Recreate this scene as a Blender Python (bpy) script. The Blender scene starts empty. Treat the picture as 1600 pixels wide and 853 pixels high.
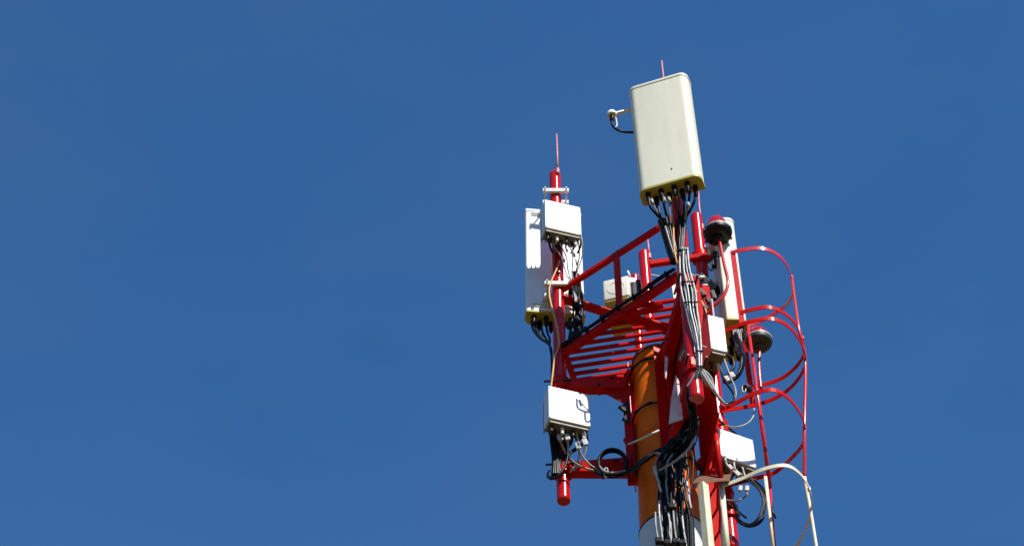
import bpy, bmesh, math, random
from mathutils import Vector, Matrix
random.seed(7)
R = math.radians
scene = bpy.context.scene

# ------------------------------------------------------------------ camera
PITCH, FPX, EYE = R(50.5), 3275.0, 1.7
cam_data = bpy.data.cameras.new('camera')
cam = bpy.data.objects.new('camera', cam_data)
scene.collection.objects.link(cam)
cam.location = (0, 0, EYE)
cam.rotation_euler = (R(90) + PITCH, 0, 0)
cam_data.sensor_width = 36
cam_data.lens = FPX / 1600 * 36
cam_data.clip_end = 5000
scene.camera = cam

# ------------------------------------------------------------------ sky, sun, exposure
SUN_EL, SUN_AZ = R(47), R(30)          # azimuth: to the right of straight behind the camera
world = bpy.data.worlds.new('World')
scene.world = world
world.use_nodes = True
wn = world.node_tree.nodes
wl = world.node_tree.links
bg = wn['Background']
sky = wn.new('ShaderNodeTexSky')
sky.sky_type = 'NISHITA'
sky.sun_disc = False
sky.sun_elevation = SUN_EL
sky.sun_rotation = R(180) - SUN_AZ
sky.altitude = 300
sky.air_density = 1.0
sky.dust_density = 0.0
sky.ozone_density = 10.0
tint = wn.new('ShaderNodeMix'); tint.data_type = 'RGBA'; tint.blend_type = 'MULTIPLY'   # deep polarised blue of the photograph
tint.inputs[0].default_value = 1.0
tint.inputs[7].default_value = (.55, .918, 1.02, 1)
wtc = wn.new('ShaderNodeTexCoord')                       # the faintest veil of high cirrus
wmap = wn.new('ShaderNodeMapping'); wmap.inputs['Scale'].default_value = (3.0, 3.0, 7.0); wmap.inputs['Rotation'].default_value = (.3, .5, .2)
wnz = wn.new('ShaderNodeTexNoise'); wnz.inputs['Scale'].default_value = 1.6; wnz.inputs['Detail'].default_value = 5; wnz.inputs['Roughness'].default_value = .55
wl.new(wtc.outputs['Generated'], wmap.inputs[0]); wl.new(wmap.outputs[0], wnz.inputs['Vector'])
wrp = wn.new('ShaderNodeMapRange'); wrp.inputs[1].default_value = .38; wrp.inputs[2].default_value = .75; wrp.inputs[3].default_value = 0; wrp.inputs[4].default_value = .028
wl.new(wnz.outputs[0], wrp.inputs[0])
veil = wn.new('ShaderNodeMix'); veil.data_type = 'RGBA'
veil.inputs[7].default_value = (3.2, 3.3, 3.6, 1)
wl.new(sky.outputs[0], tint.inputs[6])
wl.new(wrp.outputs[0], veil.inputs[0]); wl.new(tint.outputs[2], veil.inputs[6])
wl.new(veil.outputs[2], bg.inputs[0])
bg.inputs[1].default_value = 0.121
sd = bpy.data.lights.new('sun', 'SUN')
sd.energy = 5.0
sd.angle = R(0.5)
sd.color = (1.0, 0.965, 0.90)
sun = bpy.data.objects.new('sun', sd)
scene.collection.objects.link(sun)
to_sun = Vector((math.sin(SUN_AZ) * math.cos(SUN_EL), -math.cos(SUN_AZ) * math.cos(SUN_EL), math.sin(SUN_EL)))
sun.rotation_euler = to_sun.to_track_quat('Z', 'Y').to_euler()
sun.location = (10, -10, 40)
vs = scene.view_settings
vs.view_transform = 'Standard'
vs.look = 'None'
vs.exposure = 0.32
vs.gamma = 1.0
vs.use_curve_mapping = False

# ------------------------------------------------------------------ photo measurement -> place in the world
_s, _c = math.sin(PITCH), math.cos(PITCH)
def ray(px, py):
    u = (px - 800) / FPX; v = (426.5 - py) / FPX
    return Vector((u, _c - v * _s, _s + v * _c))
def P(px, py, Y):
    r = ray(px, py); t = Y / r.y
    return Vector((r.x * t, Y, EYE + r.z * t))
def Q(px, py, Z):
    r = ray(px, py); t = (Z - EYE) / r.z
    return Vector((r.x * t, r.y * t, Z))
def Px(p):
    x, y, z = p[0], p[1], p[2] - EYE
    d = y * _c + z * _s
    return 800 + FPX * x / d, 426.5 - FPX * (-y * _s + z * _c) / d

# ------------------------------------------------------------------ materials
def newmat(name):
    m = bpy.data.materials.new(name); m.use_nodes = True
    return m, m.node_tree.nodes, m.node_tree.links, m.node_tree.nodes['Principled BSDF']
def paint(name, col, col2=None, rough=0.4, spec=0.5, scale=6.0, amount=(0.45, 0.7), stretch=(1, 1, 1), speck=None, speck_amt=0.72, metal=0.0, bump=0.0, coat=0.0):
    m, n, l, b = newmat(name)
    b.inputs['Roughness'].default_value = rough
    b.inputs['Specular IOR Level'].default_value = spec
    b.inputs['Metallic'].default_value = metal
    b.inputs['Coat Weight'].default_value = coat
    b.inputs['Coat Roughness'].default_value = 0.2
    tc = n.new('ShaderNodeTexCoord')
    mp = n.new('ShaderNodeMapping'); mp.inputs['Scale'].default_value = stretch
    geo = n.new('ShaderNodeNewGeometry')
    l.new(geo.outputs['Position'], mp.inputs[0])
    nz = n.new('ShaderNodeTexNoise'); nz.inputs['Scale'].default_value = scale; nz.inputs['Detail'].default_value = 6
    nz.inputs['Roughness'].default_value = 0.62
    l.new(mp.outputs[0], nz.inputs['Vector'])
    rp = n.new('ShaderNodeValToRGB')
    rp.color_ramp.elements[0].position = amount[0]; rp.color_ramp.elements[0].color = (*col, 1)
    rp.color_ramp.elements[1].position = amount[1]; rp.color_ramp.elements[1].color = (*(col2 or col), 1)
    l.new(nz.outputs[0], rp.inputs[0])
    out = rp.outputs[0]
    if speck:
        n2 = n.new('ShaderNodeTexNoise'); n2.inputs['Scale'].default_value = scale * 4.5; n2.inputs['Detail'].default_value = 8
        n2.inputs['Roughness'].default_value = 0.7
        l.new(mp.outputs[0], n2.inputs['Vector'])
        r2 = n.new('ShaderNodeValToRGB')
        r2.color_ramp.elements[0].position = speck_amt; r2.color_ramp.elements[0].color = (0, 0, 0, 1)
        r2.color_ramp.elements[1].position = speck_amt + 0.04; r2.color_ramp.elements[1].color = (1, 1, 1, 1)
        l.new(n2.outputs[0], r2.inputs[0])
        mx = n.new('ShaderNodeMix'); mx.data_type = 'RGBA'
        l.new(r2.outputs[0], mx.inputs[0]); l.new(out, mx.inputs[6]); mx.inputs[7].default_value = (*speck, 1)
        out = mx.outputs[2]
    l.new(out, b.inputs['Base Color'])
    mr = n.new('ShaderNodeMapRange'); mr.inputs[3].default_value = max(rough - .08, .05); mr.inputs[4].default_value = min(rough + .14, 1)
    l.new(nz.outputs[0], mr.inputs[0]); l.new(mr.outputs[0], b.inputs['Roughness'])
    if bump:
        bp = n.new('ShaderNodeBump'); bp.inputs['Strength'].default_value = bump; bp.inputs['Distance'].default_value = 0.004
        l.new(nz.outputs[0], bp.inputs['Height']); l.new(bp.outputs[0], b.inputs['Normal'])
    return m
M = {}
M['red'] = paint('red_paint', (.56, .004, .0005), (.40, .005, .001), rough=.5, spec=.05, coat=.12, scale=5, speck=(.16, .03, .02), speck_amt=.74, bump=.12)
M['red_gloss'] = paint('red_pipe_paint', (.56, .004, .0005), (.47, .005, .001), rough=.5, spec=.0, coat=.8, scale=5, speck=(.16, .03, .02), speck_amt=.76)
M['faded_red'] = paint('faded_red_paint', (.60, .020, .028), (.55, .006, .010), rough=.5, spec=.1, coat=.6, scale=7, speck=(.62, .25, .22), speck_amt=.70, bump=.15)
M['pink'] = paint('flaking_pink_paint', (.80, .60, .57), (.66, .30, .28), rough=.6, scale=7, amount=(.48, .72), speck=(.45, .06, .06), speck_amt=.66, bump=.2)
M['orange'] = paint('orange_paint', (.84, .155, .001), (.68, .100, .002), rough=.48, spec=.10, scale=3, stretch=(1, 1, .35), speck=(.22, .05, .012), speck_amt=.66, bump=.12)
M['mast_white'] = paint('mast_white_paint', (.70, .71, .68), (.56, .57, .53), rough=.5, scale=3, stretch=(1, 1, .3), speck=(.35, .27, .18), speck_amt=.74)
M['cream'] = paint('cream_paint', (.78, .72, .53), (.66, .55, .33), rough=.5, scale=6, stretch=(1, 1, .5), speck=(.30, .10, .03), speck_amt=.685)
M['white'] = paint('white_housing_paint', (.83, .84, .83), (.77, .78, .77), rough=.38, scale=4, stretch=(1, 1, .35), speck=(.60, .58, .52), speck_amt=.78)
M['radome'] = paint('radome_cream_plastic', (.80, .77, .60), (.70, .67, .51), rough=.5, spec=.35, scale=5, stretch=(1, 1, .16), amount=(.4, .75), speck=(.55, .50, .38), speck_amt=.73)
M['radome_cap'] = paint('radome_cap_bounce_tint', (.46, .40, .09), (.38, .32, .06), rough=.5, scale=8)  # yellow ground bounce on the undersides is mixed into this colour
M['far_box'] = paint('pale_cream_plastic', (.70, .69, .58), (.64, .63, .52), rough=.5, scale=6)
M['fin'] = paint('grey_cast_aluminium', (.15, .145, .11), (.10, .095, .07), rough=.5, scale=10)
M['galv'] = paint('galvanised_steel', (.74, .74, .71), (.58, .58, .56), rough=.45, spec=.3, scale=18)
M['black'] = paint('black_rubber', (.006, .006, .007), (.012, .012, .012), rough=.30, spec=.12, scale=14)
M['dark'] = paint('dark_steel', (.018, .018, .02), (.035, .032, .03), rough=.5, spec=.3, scale=14)
M['whitecable'] = paint('white_cable_sheath', (.46, .46, .44), (.26, .26, .25), rough=.35, scale=14, speck=(.12, .11, .10), speck_amt=.66)
M['greycable'] = paint('grey_cable_sheath', (.30, .29, .27), (.20, .19, .18), rough=.4, scale=12)
M['yellowcable'] = paint('orange_cable_sheath', (.72, .30, .06), (.62, .36, .14), rough=.45, scale=10)
M['green'] = paint('green_coated_plate', (.07, .12, .06), (.05, .09, .05), rough=.5, scale=10)
M['rust'] = paint('rusty_steel_plate', (.12, .045, .02), (.20, .10, .04), rough=.75, scale=12, speck=(.35, .25, .12), speck_amt=.66, bump=.3)
M['rod'] = paint('faded_rod_paint', (.62, .16, .17), (.66, .34, .33), rough=.45, scale=26)
M['bowl'] = paint('dark_beacon_casting', (.004, .005, .005), (.008, .007, .006), spec=.3, rough=.4, scale=12)
M['bowl_grey'] = paint('grey_beacon_casting', (.045, .055, .045), (.025, .027, .022), rough=.45, scale=12)
M['rim'] = paint('beacon_rim_metal', (.34, .31, .26), (.22, .19, .15), rough=.45, scale=16)
m, n, l, b = newmat('red_beacon_glass')
b.inputs['Base Color'].default_value = (.55, .004, .006, 1); b.inputs['Roughness'].default_value = .12
b.inputs['Transmission Weight'].default_value = .25; b.inputs['Coat Weight'].default_value = .5
M['lens'] = m
# dry grass far below the tower: it throws warm light up on the undersides
m, n, l, b = newmat('dry_grass_field')
geo = n.new('ShaderNodeNewGeometry')
n1 = n.new('ShaderNodeTexNoise'); n1.inputs['Scale'].default_value = .15; n1.inputs['Detail'].default_value = 10
l.new(geo.outputs['Position'], n1.inputs['Vector'])
rp = n.new('ShaderNodeValToRGB')
rp.color_ramp.elements[0].position = .35; rp.color_ramp.elements[0].color = (.115, .078, .004, 1)
rp.color_ramp.elements[1].position = .7; rp.color_ramp.elements[1].color = (.08, .058, .004, 1)
l.new(n1.outputs[0], rp.inputs[0]); l.new(rp.outputs[0], b.inputs['Base Color']); b.inputs['Roughness'].default_value = .95
M['grass'] = m

M['scrub'] = paint('scrub_hillside', (.030, .040, .010), (.060, .052, .014), rough=.95, scale=.05)

# ------------------------------------------------------------------ mesh builder
class MB:
    def __init__(self): self.bm = bmesh.new()
    def quadbox(self, corners, bevel=0.0):          # 8 corners: bottom loop of 4, top loop of 4
        b2 = bmesh.new()
        v = [b2.verts.new(c) for c in corners]
        for f in ((3, 2, 1, 0), (4, 5, 6, 7), (0, 1, 5, 4), (1, 2, 6, 5), (2, 3, 7, 6), (3, 0, 4, 7)):
            b2.faces.new([v[i] for i in f])
        bmesh.ops.recalc_face_normals(b2, faces=b2.faces)
        if bevel > 0:
            bmesh.ops.bevel(b2, geom=list(b2.edges), offset=bevel, segments=2, profile=.6, affect='EDGES')
        self.merge(b2); return self
    def merge(self, b2):
        me = bpy.data.meshes.new('tmp'); b2.to_mesh(me); b2.free()
        self.bm.from_mesh(me); bpy.data.meshes.remove(me)
    def box(self, c, s, bevel=.004, rz=0, rot=None):
        c = Vector(c); h = Vector(s) / 2
        mt = rot if rot is not None else Matrix.Rotation(rz, 3, 'Z')
        pts = [c + mt @ Vector((x * h.x, y * h.y, z * h.z)) for z in (-1, 1) for x, y in ((-1, -1), (1, -1), (1, 1), (-1, 1))]
        return self.quadbox(pts, min(bevel, min(h) * .6))
    def beam(self, p0, p1, w, h, up=(0, 0, 1), bevel=.004, w1=None, h1=None):
        p0, p1 = Vector(p0), Vector(p1); d = (p1 - p0).normalized()
        s = d.cross(Vector(up)); s = s.normalized() if s.length > 1e-5 else Vector((1, 0, 0))
        u = s.cross(d).normalized()
        w1 = w if w1 is None else w1; h1 = h if h1 is None else h1
        a = [p0 + s * x * w / 2 + u * y * h / 2 for x, y in ((-1, -1), (1, -1), (1, 1), (-1, 1))]
        b = [p1 + s * x * w1 / 2 + u * y * h1 / 2 for x, y in ((-1, -1), (1, -1), (1, 1), (-1, 1))]
        return self.quadbox(a + b, min(bevel, min(w, h, w1, h1) * .3))
    def tube(self, pts, r, seg=12, caps=True, closed=False):
        pts = [Vector(p) for p in pts]
        rs = r if isinstance(r, (list, tuple)) else [r] * len(pts)
        n = len(pts); rings = []; nrm = None
        for i, p in enumerate(pts):
            if closed: t = pts[(i + 1) % n] - pts[i - 1]
            else: t = pts[min(i + 1, n - 1)] - pts[max(i - 1, 0)]
            t.normalize()
            if nrm is None:
                nrm = t.orthogonal().normalized()
            nrm = (nrm - t * nrm.dot(t)).normalized()
            bn = t.cross(nrm)
            rings.append([self.bm.verts.new(p + (nrm * math.cos(2 * math.pi * k / seg) + bn * math.sin(2 * math.pi * k / seg)) * rs[i]) for k in range(seg)])
        for i in range(n if closed else n - 1):
            a, b = rings[i], rings[(i + 1) % n]
            for k in range(seg):
                f = self.bm.faces.new((a[k], a[(k + 1) % seg], b[(k + 1) % seg], b[k])); f.smooth = True
        if caps and not closed:
            self.bm.faces.new(rings[0][::-1]); self.bm.faces.new(rings[-1])
        return self
    def strip(self, pts, w, t, up=None):             # flat bar bent along a path: w along up, t across
        pts = [Vector(p) for p in pts]; n = len(pts); rings = []
        for i, p in enumerate(pts):
            tg = (pts[min(i + 1, n - 1)] - pts[max(i - 1, 0)]).normalized()
            u = Vector(up[i]) if isinstance(up, list) else Vector(up or (0, 0, 1))
            u = (u - tg * u.dot(tg)).normalized(); s = tg.cross(u)
            rings.append([self.bm.verts.new(p + s * a * t / 2 + u * b * w / 2) for a, b in ((-1, -1), (1, -1), (1, 1), (-1, 1))])
        for i in range(n - 1):
            for k in range(4):
                self.bm.faces.new((rings[i][k], rings[i][(k + 1) % 4], rings[i + 1][(k + 1) % 4], rings[i + 1][k]))
        self.bm.faces.new(rings[0][::-1]); self.bm.faces.new(rings[-1])
        return self
    def lathe(self, prof, c=(0, 0, 0), seg=40):      # profile [(r, z)]
        c = Vector(c); runs = [[prof[0]]]
        for i in range(1, len(prof)):                # a crease of the profile starts a new run, so that straight walls shade straight
            runs[-1].append(prof[i])
            if i + 1 < len(prof):
                a0 = math.atan2(prof[i][1] - prof[i - 1][1], prof[i][0] - prof[i - 1][0]); a1 = math.atan2(prof[i + 1][1] - prof[i][1], prof[i + 1][0] - prof[i][0])
                if abs((a1 - a0 + math.pi) % (2 * math.pi) - math.pi) > R(40): runs.append([prof[i]])
        for run in runs: self._lathe(run, c, seg)
        return self
    def _lathe(self, prof, c, seg):
        rings = []
        for r, z in prof:
            if r < 1e-5: rings.append([self.bm.verts.new(c + Vector((0, 0, z)))])
            else: rings.append([self.bm.verts.new(c + Vector((r * math.cos(2 * math.pi * k / seg), r * math.sin(2 * math.pi * k / seg), z))) for k in range(seg)])
        for a, b in zip(rings[:-1], rings[1:]):
            for k in range(seg):
                k2 = (k + 1) % seg
                if len(a) == 1 and len(b) == 1: continue
                if len(a) == 1: f = self.bm.faces.new((a[0], b[k2], b[k]))
                elif len(b) == 1: f = self.bm.faces.new((a[k], a[k2], b[0]))
                else: f = self.bm.faces.new((a[k], a[k2], b[k2], b[k]))
                f.smooth = True
        return self
    def prism(self, loop, z0, z1, bevel=0.0):        # xy loop extruded in z
        b2 = bmesh.new(); n = len(loop)
        lo = [b2.verts.new((x, y, z0)) for x, y in loop]; hi = [b2.verts.new((x, y, z1)) for x, y in loop]
        f0 = b2.faces.new(lo[::-1]); f1 = b2.faces.new(hi)
        for k in range(n): b2.faces.new((lo[k], lo[(k + 1) % n], hi[(k + 1) % n], hi[k]))
        bmesh.ops.recalc_face_normals(b2, faces=b2.faces)
        if bevel:
            eds = list(f0.edges) + list(f1.edges)
            bmesh.ops.bevel(b2, geom=eds, offset=bevel, segments=3, profile=.5, affect='EDGES')
        self.merge(b2); return self
    def plate(self, pts, thick, nrm=None):           # flat polygon in 3D given thickness
        pts = [Vector(p) for p in pts]; b2 = bmesh.new()
        nn = Vector(nrm) if nrm is not None else (pts[1] - pts[0]).cross(pts[2] - pts[0]).normalized()
        a = [b2.verts.new(p - nn * thick / 2) for p in pts]; b = [b2.verts.new(p + nn * thick / 2) for p in pts]
        b2.faces.new(a[::-1]); b2.faces.new(b)
        for k in range(len(pts)): b2.faces.new((a[k], a[(k + 1) % len(pts)], b[(k + 1) % len(pts)], b[k]))
        bmesh.ops.recalc_face_normals(b2, faces=b2.faces)
        self.merge(b2); return self
    def build(self, name, m, parent=None, local=False, smooth=False):
        bmesh.ops.recalc_face_normals(self.bm, faces=self.bm.faces)
        me = bpy.data.meshes.new(name)
        if not local:
            if parent is not None:
                o = Vector(parent.location); par = parent.parent
                while par is not None: o += Vector(par.location); par = par.parent
            else:
                xs = [v.co.x for v in self.bm.verts]; ys = [v.co.y for v in self.bm.verts]; zs = [v.co.z for v in self.bm.verts]
                o = Vector(((min(xs) + max(xs)) / 2, (min(ys) + max(ys)) / 2, min(zs)))
            for v in self.bm.verts: v.co -= o
        if smooth:
            for f in self.bm.faces: f.smooth = True
        self.bm.to_mesh(me); self.bm.free()
        me.materials.append(M[m] if isinstance(m, str) else m)
        ob = bpy.data.objects.new(name, me); scene.collection.objects.link(ob)
        if parent is not None: ob.parent = parent
        elif not local: ob.location = o
        if smooth: me.set_sharp_from_angle(angle=R(38))
        return ob
def tag(o, label=None, cat=None, group=None, kind=None):
    if label: o['label'] = label
    if cat: o['category'] = cat
    if group: o['group'] = group
    if kind: o['kind'] = kind
    return o
def thing(name, loc, label, cat, group=None, rz=0):
    o = bpy.data.objects.new(name, None); scene.collection.objects.link(o)
    o.location = loc; o.rotation_euler = (0, 0, rz); o.empty_display_size = .1
    return tag(o, label, cat, group)
def spline(pts, n=8, closed=False):
    pts = [Vector(p) for p in pts]; N = len(pts); out = []
    for i in range(N if closed else N - 1):
        if closed: p0, p1, p2, p3 = pts[i - 1], pts[i], pts[(i + 1) % N], pts[(i + 2) % N]
        else: p0, p1, p2, p3 = pts[max(i - 1, 0)], pts[i], pts[i + 1], pts[min(i + 2, N - 1)]
        for k in range(n):
            t = k / n
            out.append(.5 * ((2 * p1) + (p2 - p0) * t + (2 * p0 - 5 * p1 + 4 * p2 - p3) * t * t + (3 * p1 - p0 - 3 * p2 + p3) * t ** 3))
    if not closed: out.append(pts[-1])
    return out
def W(pts):                                           # [(px, py, Y)] -> world points
    return [P(*p) for p in pts]
def cable_mesh(pts, r, n=8, seg=8): return MB().tube(spline(pts, n), r, seg)
def add_cable(parent, pts, r, mat, name='cable'): return cable_mesh(W(pts), r).build(name, mat, parent)

# ------------------------------------------------------------------ ground
g = MB(); S = 3000
v = [g.bm.verts.new(p) for p in ((-S, -S, 0), (S, -S, 0), (S, S, 0), (-S, S, 0))]; g.bm.faces.new(v)
go = g.build('ground', 'grass', None, local=True); tag(go, kind='structure')

hb = MB(); NH = 96; rows = []  # unseen ring of hills, added to darken the bright horizon
for k in range(NH):
    a = 2 * math.pi * k / NH
    h = 62 + 26 * math.sin(3 * a + .7) + 14 * math.sin(7 * a + 2) + 7 * math.sin(15 * a)
    rows.append([hb.bm.verts.new((r_ * math.cos(a), r_ * math.sin(a), z_)) for r_, z_ in ((190, -1), (250, h * .45), (330, h), (480, h * 1.35), (700, h * 1.1), (900, -1))])
for k in range(NH):
    for i in range(5): hb.bm.faces.new((rows[k][i], rows[k][i + 1], rows[(k + 1) % NH][i + 1], rows[(k + 1) % NH][i]))
tag(hb.build('horizon_shade_hills', 'scrub', None, local=True, smooth=True), kind='structure')

# ------------------------------------------------------------------ key places
AX = Vector((1.556, 14.92, 0))                        # mast axis
PA = Vector((.514, 15.00, 0)); PD = Vector((1.76, 13.62, 0)); PC = Vector((2.232, 15.63, 0))
ZT, ZB = 21.75, 16.33                                 # ends of the antenna pipes
ZU, ZL, ZP = 17.99, 16.75, 18.50                      # upper arms, lower arms, platform
ZRING = P(1002, 832, 14.90).z
ZTOP = P(1018, 543, 14.66).z

# ------------------------------------------------------------------ mast
mast = thing('mast', (AX.x, AX.y, 0), 'thick tubular mast, orange above and white below, that carries all the antennas', 'mast')
def axl(z): return (AX.x, AX.y, z)
MB().lathe([(.0, 0), (.50, 0), (.50, .06), (.42, .06), (.322, ZRING - .02), (.0, ZRING - .02)], axl(0), 56).build('lower_tube', 'mast_white', mast)
MB().lathe([(.0, ZRING), (.314, ZRING), (.274, ZTOP), (.0, ZTOP)], axl(0), 56).build('upper_tube', 'orange', mast)
MB().lathe([(.3, ZRING - .016), (.326, ZRING - .016), (.326, ZRING + .004), (.3, ZRING + .004)], axl(0), 56).build('joint_ring', 'dark', mast)
MB().lathe([(.0, ZTOP + .005), (.285, ZTOP + .005), (.285, ZTOP + .04), (.0, ZTOP + .04)], axl(0), 48).build('cap_plate', 'rust', mast)
for k in range(10):
    a = 2 * math.pi * k / 10
    MB().lathe([(0, 0), (.016, 0), (.016, .03), (0, .03)], (AX.x + .25 * math.cos(a), AX.y + .25 * math.sin(a), ZTOP - .03), 6).build('cap_bolt', 'dark', mast)

for a0, z0, z1 in ((-95, ZRING + .01, ZTOP - .01),):
    pts = [AX + Vector((math.cos(R(a0)), math.sin(R(a0)), 0)) * (.314 + (.274 - .314) * (z - ZRING) / (ZTOP - ZRING)) + Vector((0, 0, z)) for z in [z0 + (z1 - z0) * i / 6 for i in range(7)]]
    MB().tube(pts, .007, 8).build('weld_seam', 'orange', mast)
MB().lathe([(.285, 17.02), (.302, 17.02), (.302, 17.05), (.285, 17.05)], axl(0), 48).build('weld_ring', 'orange', mast)

# ------------------------------------------------------------------ arms: three collars with an upper and a lower arm each
def dirn(p):
    d = (p - AX); d.z = 0; return d.normalized()
SECT = (('left', PA), ('front', PD), ('right', PC))
ARML = {'left': ('upper red steel arm reaching left from the orange mast to the left pipe', 'lower red steel arm on the left, a black cable coil hanging on it'),
        'front': ('upper red arm reaching forward from the mast under the platform, dark underside', 'lower red arm reaching forward from the mast to the pipe foot, partly behind cables'),
        'right': ('upper red arm on the far right of the mast, behind the ladder', 'lower red arm at far right ending at the ribbed pipe foot')}
for nm, p in SECT:
    d = dirn(p); s = Vector((-d.y, d.x, 0)); dist = (Vector((p.x, p.y, 0)) - AX).length
    col = thing('collar_channel', AX + d * .34 + Vector((0, 0, 16.55)), {'left': 'red vertical channel bolted to the left of the orange mast', 'front': 'red vertical channel on the camera side of the orange mast', 'right': 'red vertical channel on the right flank of the mast'}[nm], 'bracket', 'red channels clamped to the mast')
    a = AX + d * .315
    MB().beam(a + Vector((0, 0, 16.52)), a + Vector((0, 0, ZTOP - .05)), .05, .17, up=d).build('web', 'red', col)
    for sg in (-1, 1):
        MB().beam(a + s * sg * .078 + d * .01 + Vector((0, 0, 16.525)), a + s * sg * .078 + d * .01 + Vector((0, 0, ZTOP - .055)), .10, .012, up=d).build('flange', 'red', col)
    for z in (16.62, 17.35, ZTOP - .22):
        b = MB()
        pts = [AX + (d * math.cos(t) + s * math.sin(t)) * .335 + Vector((0, 0, z)) for t in [R(x) for x in range(-60, 61, 10)]]
        pts = [AX + (d * math.cos(t) * .318 + s * math.sin(t) * .35) + Vector((0, 0, z)) for t in [R(x) for x in range(-70, 71, 10)]]
        b.tube(pts, .012, 8); b.build('clamp_rod', 'dark', col)
    for z, k in ((ZU, 0), (ZL, 1)):
        arm = thing('support_arm', AX + d * .40 + Vector((0, 0, z)), ARML[nm][k], 'arm', 'red arms between mast and antenna pipes')
        p0 = AX + d * .345 + Vector((0, 0, z)); p1 = AX + d * (dist + .10) + Vector((0, 0, z + .02))
        MB().beam(p0, p1, .12, .20, w1=.11, h1=.12, bevel=.008).build('beam', 'red', arm)
        if nm == 'right': MB().plate([p0 + Vector((0, 0, .12)), p0 + d * .30 + Vector((0, 0, .10)), p0 + Vector((0, 0, .36))], .014, s).build('gusset', 'red', arm)
        if k == 0 and nm != 'front': MB().plate([p0 - Vector((0, 0, .12)), p0 + d * .26 - Vector((0, 0, .10)), p0 - Vector((0, 0, .33))], .014, s).build('gusset', 'red', arm)
        for q_ in (.16, .30):
            for sg in (-1, 1):
                c_ = p0 + d * q_ * 1.0 + s * sg * .066 + Vector((0, 0, .05 * (1 if q_ < .2 else -1)))
                MB().tube([c_ - s * .012, c_ + s * .012], .016, 6).build('bolt_head', 'dark', arm)
        if nm == 'front':
            def at(r_, z_): return AX + d * r_ + s * .09 + Vector((0, 0, z_))
            if k == 0:
                MB().plate([at(.33, 17.10), at(1.0, 17.10), at(1.22, 17.60), at(1.22, 18.12), at(.33, 18.42)], .014, s).build('side_plate', 'red', arm)
            else:
                MB().plate([at(.33, 16.55), at(1.22, 16.66), at(1.22, 16.84), at(.70, 17.02), at(.52, 17.09), at(.33, 17.09)], .014, s).build('side_plate', 'red', arm)
        pz = Vector((p.x, p.y, z + .02))
        MB().lathe([(.072, -.085), (.1, -.085), (.1, .085), (.072, .085), (.072, -.085)], pz, 28).build('pipe_clamp', 'red', arm)
        for sg in (-1, 1):
            MB().tube([pz + s * sg * .09 - d * .12, pz + s * sg * .09 + d * .17], .012, 8).build('clamp_bolt', 'dark', arm)
# small sunlit wedges on the left channel
cl = dirn(PA)
wd = thing('step_bracket', P(985, 695, 14.72), 'small red wedge bracket jutting from the mast between the two left arms', 'bracket')
MB().plate(W([(974, 686, 14.72), (985, 682, 14.72), (988, 704, 14.72), (980, 697, 14.72)]), .03, (.25, -1, .1)).build('wing', 'red', wd)
MB().tube(W([(982, 694, 14.70), (1003, 685, 14.45), (1030, 672, 14.40)]), .011, 8).build('tie_rod', 'galv', wd)
wd2 = thing('step_bracket', P(978, 640, 14.9), 'dark notched bracket jutting from the mast beneath the upper left arm', 'bracket')
MB().plate(W([(966, 636, 14.9), (972, 634, 14.9), (982, 627, 14.9), (982, 645, 14.9), (974, 642, 14.9)]), .03, (.2, -1, .1)).build('wing', 'dark', wd2)
MB().plate(W([(982, 645, 14.9), (982, 660, 14.9), (972, 655, 14.9)]), .03, (.2, -1, .1)).build('wing', 'dark', wd2)

dF = dirn(PD); sF = Vector((-dF.y, dF.x, 0))  # added plate right of the front arm, keeps sun off the orange mast
msp = thing('mast_shade_plate', AX + dF * .2 + sF * .36 + Vector((0, 0, 16.6)), 'added red steel plate that shades the mast, behind the white feeder cables', 'bracket')
def msp_pt(r_, z_): return AX + dF * r_ + sF * .36 + Vector((0, 0, z_))
MB().plate([msp_pt(.02, 16.55), msp_pt(.80, 16.75), msp_pt(.80, 17.25), msp_pt(1.0, 17.75), msp_pt(1.0, 18.25), msp_pt(.02, 18.35)], .014, sF).build('web', 'red', msp)
for z_ in (16.72, 18.2): MB().beam(AX + sF * .29 + dF * .1 + Vector((0, 0, z_)), msp_pt(.1, z_) - sF * .008, .10, .08).build('stub', 'red', msp)

# ------------------------------------------------------------------ antenna pipes
def pipe(x, y, z0, z1, r, label, group='red pipes the antennas are clamped to', mat='red_gloss'):
    t = thing('antenna_pipe', (x, y, z0), label, 'pipe', group)
    MB().lathe([(0, z0 + .0), (r * .93, z0 + .0), (r, z0 + .012), (r, z0 + .03), (r, z1 - .03), (r, z1 - .012), (r * .93, z1), (0, z1)], (x, y, 0), 28).build('tube', mat, t)
    return t
pA = pipe(PA.x, PA.y, ZB, ZT, .068, 'left red vertical pipe holding a flat antenna and two white cabinets')
pD = pipe(PD.x, PD.y, ZB, ZT - .25, .072, 'red vertical pipe behind the big topmost antenna, wrapped in cables')
pC = pipe(PC.x, PC.y, ZB - .06, ZT, .070, 'red vertical pipe beside the dark bowl beacon, its foot below the coil')
B0 = P(1006, 395, 15.60); B1 = P(1017, 512, 15.60)
pB = pipe(B0.x, B0.y, B1.z, B0.z, .066, 'short red pipe standing behind the handrail with a thin rod on top')
E0 = P(992, 440, 16.0); E1 = P(1003, 556, 16.0)
pE = pipe(E0.x, E0.y, E1.z, E0.z + .1, .052, 'farthest red pipe seen below the platform bars, holding two pale boxes')
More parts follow.
